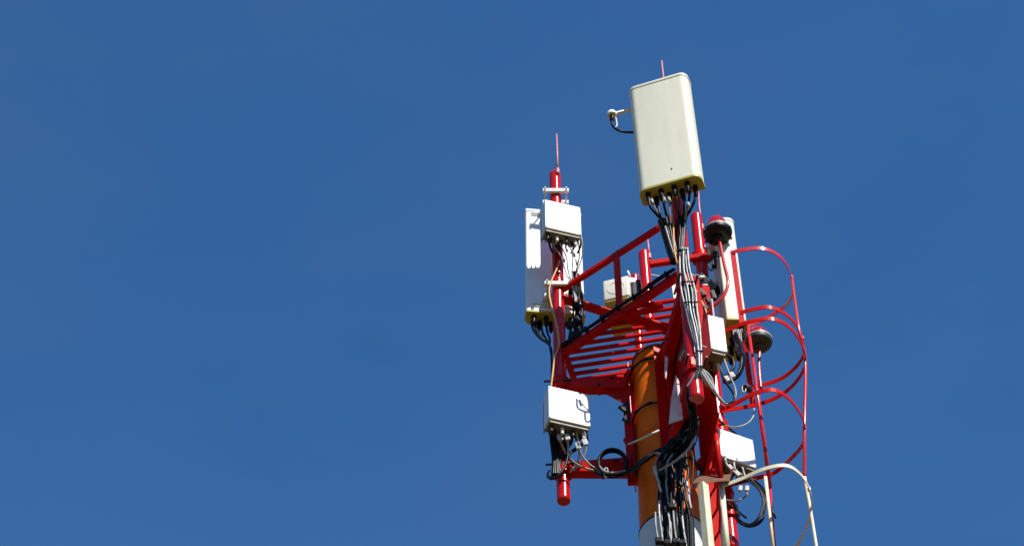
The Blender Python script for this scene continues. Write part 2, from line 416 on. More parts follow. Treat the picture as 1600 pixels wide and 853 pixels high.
def ring_clamp(c, r, parent, name='clamp'):
    b = MB(); b.box((c[0], c[1] - r - .02, c[2]), (r * 2 + .17, .035, .06), .006); b.box((c[0], c[1] + r + .02, c[2]), (r * 2 + .17, .035, .06), .006)
    b.build(name, 'galv', parent)
    for sg in (-1, 1):
        MB().tube([(c[0] + sg * (r + .055), c[1] - r - .075, c[2]), (c[0] + sg * (r + .055), c[1] + r + .09, c[2])], .010, 8).build('clamp_bolt', 'galv', parent)
def rod(p0, p1, parent_label, bend=0):
    a, b = Vector(p0), Vector(p1)
    t = thing('lightning_rod', a, parent_label, 'lightning rod', 'thin rods on the pipe tops')
    MB().tube([a, a.lerp(b, .5) + Vector((bend, 0, 0)), b], [.014, .012, .007], 8).build('spike', 'rod', t)
    MB().lathe([(0, -.02), (.022, -.02), (.022, .06), (0, .06)], a, 12).build('socket', 'rod', t)
for nm, c, y in (('A', (874, 300), PA.y), ('A', (875, 445), PA.y)):
    q = P(*c, y - .07); ring_clamp((PA.x, PA.y, q.z), .068, pA)
rod((PA.x + .03, PA.y - .075, ZT - .06), (PA.x + .03, PA.y - .075, P(870, 210, PA.y - .07).z), 'thin pink rod on top of the left red pipe')
rD = P(1034, 95, PD.y + .08); rod((rD.x, rD.y, ZT - .3), rD, 'thin pink rod peeking over the big topmost antenna')
cr0 = P(1097, 356, PC.y - .02); cr1 = P(1091, 290, PC.y - .02); rod(cr0, cr1, 'thin pale rod on the pipe next to the dark bowl beacon', -.012)
br0 = P(1015, 402, 15.58); br1 = P(1011, 366, 15.58); rod(br0, br1, 'short thin rod on the small pipe behind the handrail')

# ------------------------------------------------------------------ work platform
eA = Q(883, 551, ZP); eD = Q(1058, 432, ZP)
plat = thing('work_platform', (eA.x, eA.y, ZP), 'triangular red work platform of parallel bars seen from below', 'platform')
ed = (eD - eA).normalized()
MB().beam(eA - ed * .12, eD + ed * .1, .075, .085, bevel=.006).build('edge_beam', 'red', plat)
MB().beam(eA + Vector((0, 0, -.03)), Q(897, 592, ZP - .03), .06, .07).build('end_beam', 'red', plat)
bar_r = [(1062, 468), (1064, 479.5), (1060, 491.5), (1057, 503.5), (1055, 515), (1053, 526.5), (1051, 538), (1049, 550), (1046, 562), (1042, 573), (1036, 584)]
for i, (rx, ry) in enumerate(bar_r):
    q1 = Q(rx, ry, ZP)
    dirx = Vector((1, -.20, 0)).normalized()
    # back to the edge beam (or the end beam for the last ones)
    def hit(a, b):
        n2 = Vector((-(b - a).y, (b - a).x, 0)); return q1 - dirx * ((q1 - a).dot(n2) / dirx.dot(n2))
    q0 = hit(eA, eD)
    if q0.x < eA.x: q0 = hit(eA, Vector((*Q(897, 592, ZP - .03)[:2], ZP)))
    MB().beam(q0, q1 + dirx * .02, .036, .036, bevel=.004).build('grating_bar', 'red', plat)
MB().beam(Q(1064, 462, ZP - .05), Q(1044, 574, ZP - .05), .07, .08).build('end_beam', 'red', plat)
# brace under the deck from the edge beam to the mast head
MB().beam(Q(966, 492, ZP - .06), Q(1058, 516, ZP - .06), .10, .03).build('brace', 'red', plat)
MB().beam(Q(985, 492, ZP - .07), Q(1036, 477, ZP - .07), .07, .02).build('splice_plate', 'red', plat)

# ------------------------------------------------------------------ handrails
ZR = P(880, 452, PA.y - .02).z
ra = Q(880, 452, ZR); rd = Q(1066, 333, ZR)
hr = thing('handrail', (ra.x, ra.y, ZP), 'red handrail with a single post along the near edge of the platform', 'handrail', 'handrails of the platform')
MB().beam(ra, rd, .055, .065, bevel=.006).build('top_rail', 'red', hr)
pm = Q(963, 397, ZR); foot = Vector((pm.x, pm.y, ZP + .03))
MB().beam(foot, pm + Vector((0, 0, .045)), .016, .085, up=ed, bevel=.003).build('post', 'red', hr)
hr2 = thing('handrail', P(886, 468, PA.y), 'red rail running from the left pipe to the far side behind the platform', 'handrail', 'handrails of the platform')
za = P(884, 468, PA.y).z
MB().beam(Q(876, 466, za), Q(1120, 541, za), .115, .03, bevel=.006).build('top_rail', 'red', hr2)
hr3 = thing('handrail', P(1020, 412, 15.6), 'short red rail linking the small pipe with the pipe by the beacon', 'handrail', 'handrails of the platform')
MB().beam(P(1015, 413, 15.58), P(1112, 399, 15.55), .065, .07, bevel=.006).build('top_rail', 'red', hr3)
MB().lathe([(.071, -.05), (.105, -.05), (.105, .05), (.071, .05), (.071, -.05)], (PC.x, PC.y, P(1096, 400, 15.6).z), 28).build('pipe_clamp', 'red', hr3)

# ------------------------------------------------------------------ panel antennas
def rounded(w, d, rf, rb, seg=7):                      # front is -y
    out = []
    for cx, cy, r, a0 in ((w / 2, -d / 2, rf, -90), (w / 2, d / 2, rb, 0), (-w / 2, d / 2, rb, 90), (-w / 2, -d / 2, rf, 180)):
        ox, oy = cx - math.copysign(r, cx), cy - math.copysign(r, cy)
        for k in range(seg + 1):
            a = R(a0 + 90 * k / seg); out.append((ox + r * math.cos(a), oy + r * math.sin(a)))
    return out
def panel(loc, rz, H, Wd, Dp, label, mat='radome', tilt=0.0, nconn=8, back=False):
    t = thing('panel_antenna', loc, label, 'antenna', 'large panel antennas', rz)
    t.rotation_euler = (tilt, 0, rz)
    MB().prism(rounded(Wd, Dp, .085, .02), .03, H - .035, 0).build('radome', mat, t, local=True, smooth=True)
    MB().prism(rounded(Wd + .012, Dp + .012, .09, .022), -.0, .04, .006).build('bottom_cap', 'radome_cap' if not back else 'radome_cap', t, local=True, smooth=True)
    MB().prism(rounded(Wd + .012, Dp + .012, .09, .022), H - .045, H, .008).build('top_cap', mat, t, local=True, smooth=True)
    for k in range(nconn):
        row = k % 2; x = -Wd / 2 + .09 + (Wd - .18) * (k // 2 + .45 * row) / (nconn / 2 - .55)
        y = -.02 + (.055 if row else -.03)
        MB().lathe([(0, .0), (.030, .0), (.030, -.035), (.024, -.04), (.026, -.11), (.015, -.15), (0, -.15)], (x, y, 0), 14).build('connector', 'black', t, local=True)
    for z in (.22, H - .22):
        MB().box((0, Dp / 2 + .03, z), (.30, .06, .07), .006).build('bracket', 'galv', t, local=True)
        MB().box((0, Dp / 2 + .10, z), (.09, .14, .05), .006).build('bracket', 'galv', t, local=True)
    if back:
        for z in (H - .10, .12):
            MB().box((0, Dp / 2 + .006, z + .02), (Wd * .8, .012, .008), .002).build('mounting_rail', 'galv', t, local=True)
            MB().box((0, Dp / 2 + .006, z - .02), (Wd * .8, .012, .008), .002).build('mounting_rail', 'galv', t, local=True)
        MB().box((-.2, Dp / 2 + .012, .13), (.5, .02, .06), .004).build('rating_plate', 'galv', t, local=True)
    return t
def fit_h(x0, y0, x1, y1, Y): return P(x0, y0, Y).z - P(x1, y1, Y).z
cD = P(1049, 287, PD.y - .36)
aD = panel(cD + Vector((.012, .12, .035)), R(-20), fit_h(1028, 127, 1049, 285, PD.y - .33) * .938, .675, .21, 'big cream panel antenna at the very top, curved front turned to the left', nconn=8, tilt=R(4))
MB().lathe([(0, -.004), (.008, -.004), (.008, .004), (0, .004)], (.05, -.107, .22), 8).build('screw', 'dark', aD, local=True)
cA = P(867, 490, PA.y + .20)
aA = panel(cA + Vector((0, .10, 0)), R(186), fit_h(867, 327, 867, 488, PA.y + .2), .66, .19, 'flat white panel antenna seen from behind, behind the left pipe', mat='white', back=True, nconn=8)
cC = P(1151, 500, PC.y - .30)
aC = panel(cC + Vector((0, .31, 0)), R(91), fit_h(1134, 340, 1146, 500, PC.y - .3), .62, .235, 'narrow cream panel antenna seen edge-on behind the ladder hoops', nconn=8)

# position-finding antenna on the big panel's left side
gY = PD.y - .20
gp = thing('satellite_receiver', P(956, 180, gY), 'small white dome receiver on a bracket left of the topmost antenna', 'receiver')
MB().beam(P(951, 181, gY), P(992, 170, gY + .05), .045, .022).build('bracket', 'galv', gp)
q = P(956, 180, gY)
MB().lathe([(0, -.01), (.055, -.01), (.055, .02), (.045, .045), (.02, .058), (0, .06)], q, 24).build('dome', 'white', gp)
MB().lathe([(0, -.02), (.026, -.02), (.026, -.10), (.014, -.12), (0, -.12)], q, 14).build('connector', 'black', gp)
cable_mesh(W([(956, 190, gY), (959, 199, gY), (972, 206, gY), (992, 207, gY + .08)]), .014).build('cable', 'black', gp)
cable_mesh(W([(962, 184, gY), (964, 196, gY), (960, 200, gY)]), .008).build('ground_wire', 'galv', gp)

# ------------------------------------------------------------------ radio cabinets
def cabinet(loc, rz, w, d, h, label, nconn=4, handle=True):
    t = thing('radio_cabinet', loc, label, 'radio unit', 'white radio cabinets', rz)
    MB().box((0, -.02, h / 2 + .012), (w, d - .04, h - .02), .010).build('cover', 'white', t, local=True)
    b = MB()
    for k in range(9):
        b.box((-w / 2 + .02 + (w - .04) * k / 8, d / 2 - .0, h / 2), (.008, .05, h - .05), .001)
    b.build('cooling_fins', 'fin', t, local=True)
    MB().box((0, -.01, .0), (w - .03, d - .06, .03), .004).build('bottom_plate', 'fin', t, local=True)
    for k in range(nconn):
        x = -w / 2 + .05 + (w - .10) * k / max(nconn - 1, 1)
        MB().lathe([(0, 0), (.022, 0), (.022, -.03), (.016, -.035), (.017, -.08), (0, -.085)], (x, -.03, -.012), 12).build('connector', 'galv' if k % 2 else 'dark', t, local=True)
    for k in range(3):
        MB().box((-w / 2 + .09 + (w - .18) * k / 2, d / 2 - .07, -.03), (.05, .05, .04), .004).build('port_cover', 'dark', t, local=True)
    b = MB()
    for x in (-w / 2 + .012, w / 2 - .012):
        for z in (.03, h - .03):
            b.lathe([(0, -.004), (.007, -.004), (.007, .004), (0, .004)], (x, -d / 2 - .0, z), 8)
    b.build('cover_screws', 'galv', t, local=True)
    if handle:
        b = MB(); b.box((0, 0, h + .035), (w * .7, .02, .014), .003)
        for x in (-w * .35, 0, w * .35): b.box((x, 0, h + .015), (.014, .02, .04), .003)
        b.build('handle', 'galv', t, local=True)
    return t
def face_center(cs, Y):      # bottom middle of the front face
    return P((cs[2][0] + cs[3][0]) / 2, (cs[2][1] + cs[3][1]) / 2, Y)
def place_cab(bl, br, Y, rz, w, d, h, label, **k):
    c = P((bl[0] + br[0]) / 2, (bl[1] + br[1]) / 2, Y)
    back = Vector((-math.sin(rz), math.cos(rz), 0))
    return cabinet(c + back * (d / 2), rz, w, d, h, label, **k)
rA1 = place_cab((850, 357), (911, 369), PA.y - .36, R(16), .425, .20, fit_h(880, 318, 880, 363, PA.y - .36), 'white radio cabinet clamped high on the left pipe, a round shadow on it', handle=False)
rA2 = place_cab((858, 653), (923, 670), PA.y - .34, R(17), .445, .21, fit_h(889, 609, 889, 661, PA.y - .34), 'white radio cabinet on the left pipe below the platform, four white jumpers beneath', handle=False)
rD1 = place_cab((1112, 546), (1137, 553), PD.y + .28, R(17), .175, .36, fit_h(1121, 494, 1125, 549, PD.y + .28), 'narrow white radio cabinet right of the white cable bundle, with a top handle', nconn=2)
rC1 = place_cab((1125, 711), (1183, 736), PC.y - .40, R(25), .43, .2, fit_h(1150, 677, 1154, 723, PC.y - .40), 'white radio cabinet at lower right streaked by the shadows of ladder hoops', nconn=4, handle=False)
# lugs on the lower right cabinet
for k, x in enumerate((.02, .12, .2)):
    MB().box((x, .04, fit_h(1150, 677, 1154, 723, PC.y - .40) + .02), (.05, .03, .05), .006).build('lug', 'white', rC1, local=True)
# mounting brackets of the cabinets
for cab, pp in ((rA1, PA), (rA2, PA), (rC1, PC)):
    for dz in (.12, .34):
        z = cab.location.z + dz
        a = Vector((cab.location.x, cab.location.y, z)); bq = Vector((pp.x, pp.y, z))
        br = MB().beam(a + (bq - a).normalized() * .09, bq, .10, .05)
        o = br.build('mounting_arm', 'dark', None)
        wm = o.matrix_basis.copy(); mloc = Matrix.Translation(cab.location) @ Matrix.Rotation(cab.rotation_euler.z, 4, 'Z')
        o.data.transform(mloc.inverted() @ Matrix.Translation(o.location)); o.location = (0, 0, 0); o.parent = cab
# green edged plate with the steel hook beside the front cabinet
gpY = PD.y + .15
gpl = thing('bracket_plate', P(1072, 545, gpY), 'green coated bracket plate with pale toothed edge left of the cable bundle', 'bracket')
MB().plate(W([(1074, 521, gpY), (1083, 525, gpY), (1064, 565, gpY + .05), (1060, 558, gpY + .05)]), .02, (.3, -.9, -.3)).build('plate', 'green', gpl)
MB().tube(W([(1062, 562, gpY - .01), (1075, 536, gpY - .03), (1084, 537, gpY - .03), (1086, 531, gpY - .03)]), .006, 8).build('edge_hook', 'galv', gpl)
MB().tube(W([(1093, 530, gpY), (1096, 540, gpY), (1104, 543, gpY)]), .008, 8).build('edge_hook', 'galv', gpl)

# ------------------------------------------------------------------ pale boxes at the far side
fY = 15.75
def far_box(c, w, d, h, rz, label):
    t = thing('box_antenna', c, label, 'antenna', 'pale box antennas at the back', rz)
    loop = [(-w / 2, -d / 2 + .0), (w / 2, -d / 2), (w / 2, d / 2), (-w / 2, d / 2)]
    b = MB(); b.prism(rounded(w, d, .03, .03, 4), 0, h, .02); b.build('cover', 'far_box', t, local=True, smooth=True)
    MB().tube([(.0 + .10 * math.cos(R(a)), -d / 2 - .001, h * .5 + .10 * math.sin(R(a))) for a in range(0, 360, 15)], .0045, 6, closed=True).build('raised_ring', 'far_box', t, local=True)
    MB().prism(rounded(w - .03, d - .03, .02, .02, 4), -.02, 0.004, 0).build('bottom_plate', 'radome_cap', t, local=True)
    MB().box((w * .2, d / 2 + .06, h * .5), (.07, .12, .06), .006).build('bracket', 'galv', t, local=True)
    return t
fb = far_box(P(967, 476, fY), .32, .22, .36, R(-17), 'small pale box antenna with a faint ring, behind the handrail post')
fb2 = far_box(P(975, 512, fY + .1), .32, .20, .36, R(-17), 'second pale box antenna, only its underside showing below the platform edge')
# dark clamp with galvanised bolts holding the box
dc = thing('pipe_bracket', P(998, 452, 15.7), 'dark clamp with pale bolts between the small box antenna and its pipe', 'bracket')
MB().box(P(994, 455, 15.72), (.11, .12, .30), .02).build('jaw', 'dark', dc)
MB().box(P(987, 440, 15.68), (.09, .06, .09), .015).build('head', 'galv', dc)
MB().tube(W([(981, 424, 15.66), (985, 434, 15.66)]), .014, 8).build('bolt', 'galv', dc)
MB().tube(W([(997, 430, 15.64), (1004, 427, 15.60), (1040, 433, 15.60)]), .007, 8).build('ground_wire', 'galv', dc)

# ------------------------------------------------------------------ beacons
def beacon(c, r, post, label, bowl='bowl', dome_h=1.0):
    t = thing('warning_beacon', c, label, 'beacon', 'red obstruction beacons')
    cz = Vector(c)
    MB().lathe([(r * .74, .012), (r * .74, .07), (r * .71, .11), (r * .62, .175 * dome_h), (r * .44, .23 * dome_h), (r * .2, .262 * dome_h), (0, .27 * dome_h)], cz, 36).build('red_dome', 'lens', t)
    MB().lathe([(r * .7, -.032), (r * 1.02, -.032), (r * 1.03, -.004), (r * .80, .012), (r * .7, .012)], cz, 44).build('rim', 'rim', t)
    MB().lathe([(r * .70, -.034), (r * .98, -.034), (r * .99, -.05), (r * .97, -.062), (r * .92, -.078), (r * .75, -.098), (r * .48, -.108), (r * .32, -.105), (r * .28, -.15), (0, -.155)], cz, 44).build('bowl', bowl, t)
    for k in range(6 if bowl == 'bowl' else 0):
        a = R(60 * k + 20); MB().box((cz.x + r * 1.0 * math.cos(a), cz.y + r * 1.0 * math.sin(a), cz.z - .05), (.03, .028, .026), .005, rz=a).build('lid_clip', bowl, t)
    MB().tube(spline(post, 8), .019, 12).build('post', 'faded_red', t)
    return t
b1 = P(1121, 362, 15.22)
beacon(b1, .168, [b1 + Vector((.01, -.0, -.15))] + W([(1132, 415, 15.20), (1137, 436, 15.18), (1136, 450, 15.18), (1128, 466, 15.20), (1114, 479, 15.24)]), 'red domed warning beacon with deep black bowl and bent post, before the narrow antenna')
b2 = P(1185, 531, 15.40)
beacon(b2, .152, [b2 + Vector((.0, 0, -.15)), P(1186, 575, 15.40), P(1189, 607, 15.40)], 'red domed warning beacon with grey dish underside, inside the ladder cage', bowl='bowl_grey', dome_h=.72)

# ------------------------------------------------------------------ ladder cage
NY = 14.5
lad = thing('ladder_cage', P(1127, 755, NY), 'caged climbing ladder of bent flat bars, red above and cream below', 'ladder')
def hoop(pix, anchor, mat, name='hoop', w=.055):
    z = P(*anchor, NY).z
    pts = spline([Q(x, y, z) for x, y in pix], 7)
    MB().strip(pts, w, .009).build(name, mat, lad); return z
z1 = hoop([(1141, 395), (1163, 390), (1190, 388), (1212, 396), (1228, 412), (1237, 434), (1239, 455), (1230, 474), (1210, 490), (1185, 503), (1158, 512)], (1141, 395), 'faded_red')
z2 = hoop([(1155, 489), (1178, 483), (1202, 480), (1225, 489), (1243, 506), (1254, 527), (1257, 548), (1248, 568), (1226, 588), (1200, 599), (1172, 605)], (1157, 487), 'red')
z3 = hoop([(1103, 527), (1135, 516), (1170, 503), (1205, 498), (1232, 510), (1251, 535), (1259, 562), (1250, 588), (1226, 613), (1190, 630), (1150, 638), (1118, 643)], (1103, 527), 'red')
z4 = hoop([(1117, 642), (1145, 632), (1178, 615), (1208, 609), (1232, 622), (1250, 645), (1258, 668), (1255, 692), (1238, 714), (1210, 738), (1175, 748), (1128, 760)], (1117, 642), 'red')
z5 = hoop([(1131, 758), (1160, 747), (1195, 732), (1228, 727), (1250, 740), (1265, 764), (1268, 792), (1258, 828), (1240, 856), (1205, 872), (1145, 880)], (1128, 757), 'cream', w=.043)
for q_, z_ in (((1237, 433), z1), ((1254, 528), z2), ((1258, 562), z3), ((1257, 668), z4), ((1264, 764), z5)):
    MB().box(Q(*q_, z_), (.03, .03, .05), .006).build('hoop_clip', 'faded_red' if z_ != z5 else 'cream', lad)
# upper flat bars
MB().strip([Q(1145, 395, z1), P(1160, 508, NY + .02)], .055, .012, up=(1, -.1, 0)).build('upright', 'faded_red', lad)
q = Q(1160, 512, z1)
MB().strip([q, P(1177, 635, q.y)], .06, .012, up=(1, -.3, 0)).build('upright', 'red', lad)
# vertical straps
def strap(pts, mat, r=.017): MB().tube(spline([Q(x, y, z) for x, y, z in pts], 6), r, 8).build('strap', mat, lad)
strap([(1237, 433, z1), (1248, 513, z2), (1258, 562, z3), (1257, 668, z4), (1257, 748, z4 - .62)], 'faded_red', .018)
strap([(1257, 745, z4 - .6), (1266, 795, z5), (1278, 870, z5 - .6)], 'cream', .018)
def vert(x0, y0, x1, y1, Y, mat, r, name): MB().tube([P(x0, y0, Y), P(x1, y1, Y)], r, 12).build(name, mat, lad)
vert(1169, 509, 1201, 747, 15.3, 'faded_red', .018, 'strap'); vert(1185, 618, 1204, 760, 15.32, 'faded_red', .016, 'strap')
vert(1196, 745, 1211, 880, 15.28, 'cream', .018, 'strap'); vert(1203, 760, 1213, 880, 15.34, 'faded_red', .014, 'strap')
# rails
vert(1114, 635, 1127, 758, NY, 'red', .030, 'rail'); vert(1127, 755, 1139, 885, NY, 'cream', .029, 'rail')
fr0 = Q(1119, 642, z3)
MB().beam(P(1103, 640, fr0.y - .25), P(1120, 885, fr0.y - .25), .12, .10, bevel=.006).build('rail', 'red', lad)
for k in range(9):
    zz = z5 - .5 + k * .3
    a = P(1124, 722, NY); a.z = zz; c = P(1114, 722, fr0.y - .2); 
    MB().tube([(P(1127, 755, NY).x + .0, NY, zz), (P(1112, 722, fr0.y - .2).x, fr0.y - .2, zz)], .013, 10).build('rung', 'red' if zz > z5 else 'cream', lad)
# lower ladder column (cream angle with a rusty head plate)
colm = thing('channel_post', P(1103, 853, 14.42), 'cream painted steel post with rusty cap at the bottom right of the mast', 'post')
MB().beam(P(1098, 757, 14.40), P(1111, 892, 14.40), .08, .08, up=(1, .9, 0), bevel=.006).build('web', 'cream', colm)
MB().plate([P(1083, 754, 14.42) , P(1140, 750, 14.36), P(1143, 741, 14.62), P(1090, 745, 14.66)], .016, (0, 0, 1)).build('cap_plate', 'rust', colm)

# faded, flaking plate between front arm and mast
fp = thing('faded_plate', P(1056, 655, 14.33), 'pale pink flaking plate in the sun in front of the orange mast', 'plate')
MB().plate(W([(1056, 586, 14.0), (1061, 596, 14.0), (1067, 655, 14.0), (1060, 657, 14.0), (1045, 662, 14.0), (1049, 620, 14.0)]), .012, (.1, -1, 0)).build('sheet', 'pink', fp)
fp2 = thing('faded_plate', P(1042, 590, 14.33), 'slim pink sunlit sliver of plate beside the orange mast top', 'plate')
MB().plate(W([(1039, 556, 14.2), (1044, 560, 14.2), (1041, 592, 14.2), (1038, 588, 14.2)]), .012, (.1, -1, 0)).build('sheet', 'pink', fp2)

# ------------------------------------------------------------------ black actuators on the right pipe
ac = thing('tilt_actuator', P(1107, 452, 15.4), 'black ribbed actuator clamped across the right pipe under the beacon', 'actuator')
MB().beam(P(1092, 433, 15.42), P(1107, 446, 15.40), .10, .09, bevel=.012).build('body', 'dark', ac)
MB().beam(P(1105, 444, 15.42), P(1119, 457, 15.40), .13, .12, bevel=.02).build('motor', 'black', ac)
MB().tube(W([(1119, 448, 15.4), (1121, 441, 15.4)]), .018, 8).build('knob', 'black', ac)
MB().tube(W([(1113, 460, 15.4), (1122, 464, 15.4)]), .018, 8).build('knob', 'black', ac)
MB().box(P(1097, 433, 15.34), (.06, .03, .03), .004).build('label_plate', 'galv', ac)
MB().box(P(1102, 446, 15.34), (.06, .03, .02), .004).build('label_plate', 'galv', ac)
cam_b = thing('cable_clamp', P(1116, 412, 15.35), 'dark clamp with a curled cable hanging below the bowl beacon', 'clamp')
MB().beam(P(1117, 395, 15.36), P(1116, 417, 15.36), .07, .06, bevel=.012).build('body', 'dark', cam_b)
cable_mesh(W([(1112, 405, 15.36), (1107, 413, 15.36), (1109, 421, 15.36), (1115, 422, 15.36)]), .010).build('cable', 'black', cam_b)
MB().tube(W([(1107, 390, 15.36), (1109, 398, 15.36)]), .016, 10).build('bolt', 'galv', cam_b)

for (x, y), (x2, y2) in (((1093, 452), (1101, 463)), ((1104, 466), (1110, 474)), ((1098, 478), (1106, 484)), ((1112, 455), (1117, 468))):
    MB().beam(P(x, y, 15.12), P(x2, y2, 15.12), .05, .05, bevel=.01).build('coupling', 'dark', ac)
# small white square bracket on the right pipe
sq = thing('wire_bracket', P(1094, 470, 15.3), 'small square white wire bracket on the right red pipe above the narrow cabinet', 'bracket')
MB().tube(W([(1098, 461, 15.3), (1089, 459, 15.3), (1091, 473, 15.3), (1101, 475, 15.3), (1099, 466, 15.3)]), .008, 8).build('loop', 'galv', sq)
MB().tube(W([(1091, 440, 15.3), (1095, 462, 15.3)]), .006, 8).build('wire', 'faded_red', sq)
# gusset behind the bundle and the box around the right pipe
gs = thing('gusset_bracket', P(1095, 520, 15.0), 'red wedge shaped bracket box between the cable bundle and the right pipe', 'bracket')
MB().plate(W([(1076, 433, 15.1), (1090, 432, 15.1), (1098, 490, 15.1), (1092, 545, 15.1), (1084, 520, 15.1)]), .05, (.2, -1, 0)).build('web', 'red', gs)
MB().plate(W([(1095, 446, 15.2), (1107, 450, 15.2), (1111, 478, 15.2), (1100, 490, 15.2)]), .04, (.5, -1, 0)).build('flange', 'red', gs)
# pale sheet glimpsed right of the far pipe
ps = thing('back_panel', P(1055, 470, 15.7), 'grey white sheet panel glimpsed behind the cable bundle above the bars', 'panel')
MB().plate(W([(1049, 447, 15.7), (1062, 440, 15.7), (1064, 473, 15.7), (1053, 474, 15.7)]), .03, (.2, -1, 0)).build('sheet', 'mast_white', ps)

# ------------------------------------------------------------------ cables
def bundle(name, loc, label, cat='cables', group='cable runs on the mast'): return thing(name, P(*loc), label, cat, group)
dY = PD.y
# jumpers under the big top antenna
bd = bundle('jumper_bundle', (1045, 390, dY), 'black jumper cables gathering below the big topmost antenna into a thick sheath')
src = [(1014, 305), (1029, 318), (1035, 300), (1058, 295), (1070, 302), (1078, 290), (1086, 296)]
dst = [(1040, 352), (1043, 356), (1046, 350), (1062, 352), (1066, 350), (1069, 350), (1071, 345)]
for i, (a, e) in enumerate(zip(src, dst)):
    left = i < 3
    end = (1052 + i * 1.5, 405) if left else (1062 + i, 392)
    add_cable(bd, [(a[0], a[1] + 4, dY - .27), (a[0] + (2 if left else -1), a[1] + 18, dY - .26), ((a[0] + e[0]) / 2, (a[1] + e[1]) / 2 + 8, dY - .2), (e[0], e[1], dY - .12), (end[0], end[1], dY - .1)], .014, 'black')
for a, e in (((1019, 315), (1037, 350)), ((1038, 312), (1043, 350)), ((1046, 312), (1048, 350)), ((1076, 320), (1070, 345))):
    add_cable(bd, [(a[0], a[1], dY - .25), ((a[0] + e[0]) / 2 - 1, (a[1] + e[1]) / 2, dY - .2), (e[0], e[1], dY - .13)], .010, 'greycable')
    MB().tube(W([(a[0] - 1, a[1] - 3, dY - .255), (a[0] + 1.5, a[1] + 4, dY - .255)]), .016, 8).build('sleeve', 'whitecable', bd)
add_cable(bd, [(1034, 345, dY - .11), (1040, 365, dY - .09), (1047, 388, dY - .08), (1054, 409, dY - .08)], .048, 'black', 'sheath')
add_cable(bd, [(1043, 345, dY - .05), (1050, 370, dY - .04), (1056, 395, dY - .04), (1059, 408, dY - .04)], .042, 'black', 'sheath')
add_cable(bd, [(1052, 345, dY - .1), (1053, 380, dY - .1), (1055, 398, dY - .13), (1058, 412, dY - .1), (1056, 395, dY - .08)], .010, 'yellowcable')
for k in range(4):
    add_cable(bd, [(1060 + 3.2 * k, 338, dY - .12), (1061 + 2.4 * k, 365, dY - .1), (1062 + 1.5 * k, 395, dY - .1)], .015, 'black')
# white feeders on the front pipe
bw = bundle('feeder_bundle', (1085, 540, dY), 'bundle of white feeder cables tied together, running down the front pipe')
for k in range(5):
    o = (0, 6, 10, 15, 20)[k]; j = [random.uniform(-1.6, 1.6) for _ in range(4)]; yy = dY - .10 - .02 * (k % 3)
    add_cable(bw, [(1062 + o * .6, 387, yy), (1063 + o * .7 + j[0], 420, yy), (1066 + o * .95 + j[1], 455, yy), (1072 + o * .85 + j[2], 485, yy), (1081 + o * .65 + j[3], 515, yy), (1087 + o * .42, 545, yy), (1090 + o * .3, 575, yy)], .0085 if k % 2 else .0100, 'whitecable')
for k in range(4):
    o = 3 + k * 5
    add_cable(bw, [(1062 + o * .6, 386, dY - .075), (1066 + o * .95, 455, dY - .07), (1072 + o * .85, 485, dY - .07), (1087 + o * .42, 545, dY - .07), (1091 + o * .3, 578, dY - .06)], .013, 'black')
for x, y, w in ((1066, 390, .05), (1073, 440, .075), (1078, 472, .08), (1091, 548, .045), (1092, 572, .035)):
    MB().tube([P(x + 2 + (w * 135) * math.cos(R(a)), y, dY - .10 + .05 * math.sin(R(a))) for a in range(0, 360, 24)], .008, 6, closed=True).build('cable_tie', 'black', bw)
fan = [[(1090, 578), (1082, 592), (1074, 604)], [(1090, 580), (1088, 594), (1082, 602)], [(1092, 578), (1098, 590), (1106, 603)], [(1093, 576), (1104, 594), (1116, 612), (1124, 622)], [(1093, 575), (1108, 586), (1114, 600), (1116, 612)], [(1094, 574), (1106, 590), (1122, 618), (1132, 630)]]
for f in fan: add_cable(bw, [(x, y, dY - .1 + .04 * i) for i, (x, y) in enumerate(f)], .013, 'whitecable')
# yellow wires at the right pipe
bb = bundle('thin_wires', (1080, 450, 14.9), 'thin orange wires looped right of the white feeder bundle')
add_cable(bb, [(1075, 430, 14.9), (1079, 440, 14.9), (1083, 452, 14.9), (1086, 458, 14.9)], .010, 'yellowcable')
add_cable(bb, [(1078, 432, 14.9), (1083, 446, 14.9), (1090, 458, 14.9)], .009, 'yellowcable')
add_cable(bb, [(1096, 470, 15.1), (1104, 488, 15.1), (1106, 500, 15.0)], .012, 'yellowcable')
add_cable(bb, [(1080, 430, 15.0), (1092, 433, 15.0), (1070, 424, 14.9)], .006, 'galv')
# curved black hose from the fan to the mast's cable mass
hs = bundle('cable_hose', (1085, 620, 13.7), 'thick black cables hanging from the white feeders past the pipe stub')
for k in range(10):
    j = k * 1.6; w = lambda a=3: random.uniform(-a, a)
    add_cable(hs, [(1074 + j, 602, dY + .02), (1072 + j * .8 + w(), 625 + w(), dY + .04), (1075 + j * .9 + w(4), 648 + w(4), dY + .15), (1082 + j * .5 + w(5), 672 + w(6), dY + .3), (1068 + j + w(4), 692 + w(5), 14.15), (1046 + 1.5 * j + w(), 708 + w(), 14.25), (1042 + 2 * j, 730, 14.28)], .007 + .005 * (k % 3), 'black')
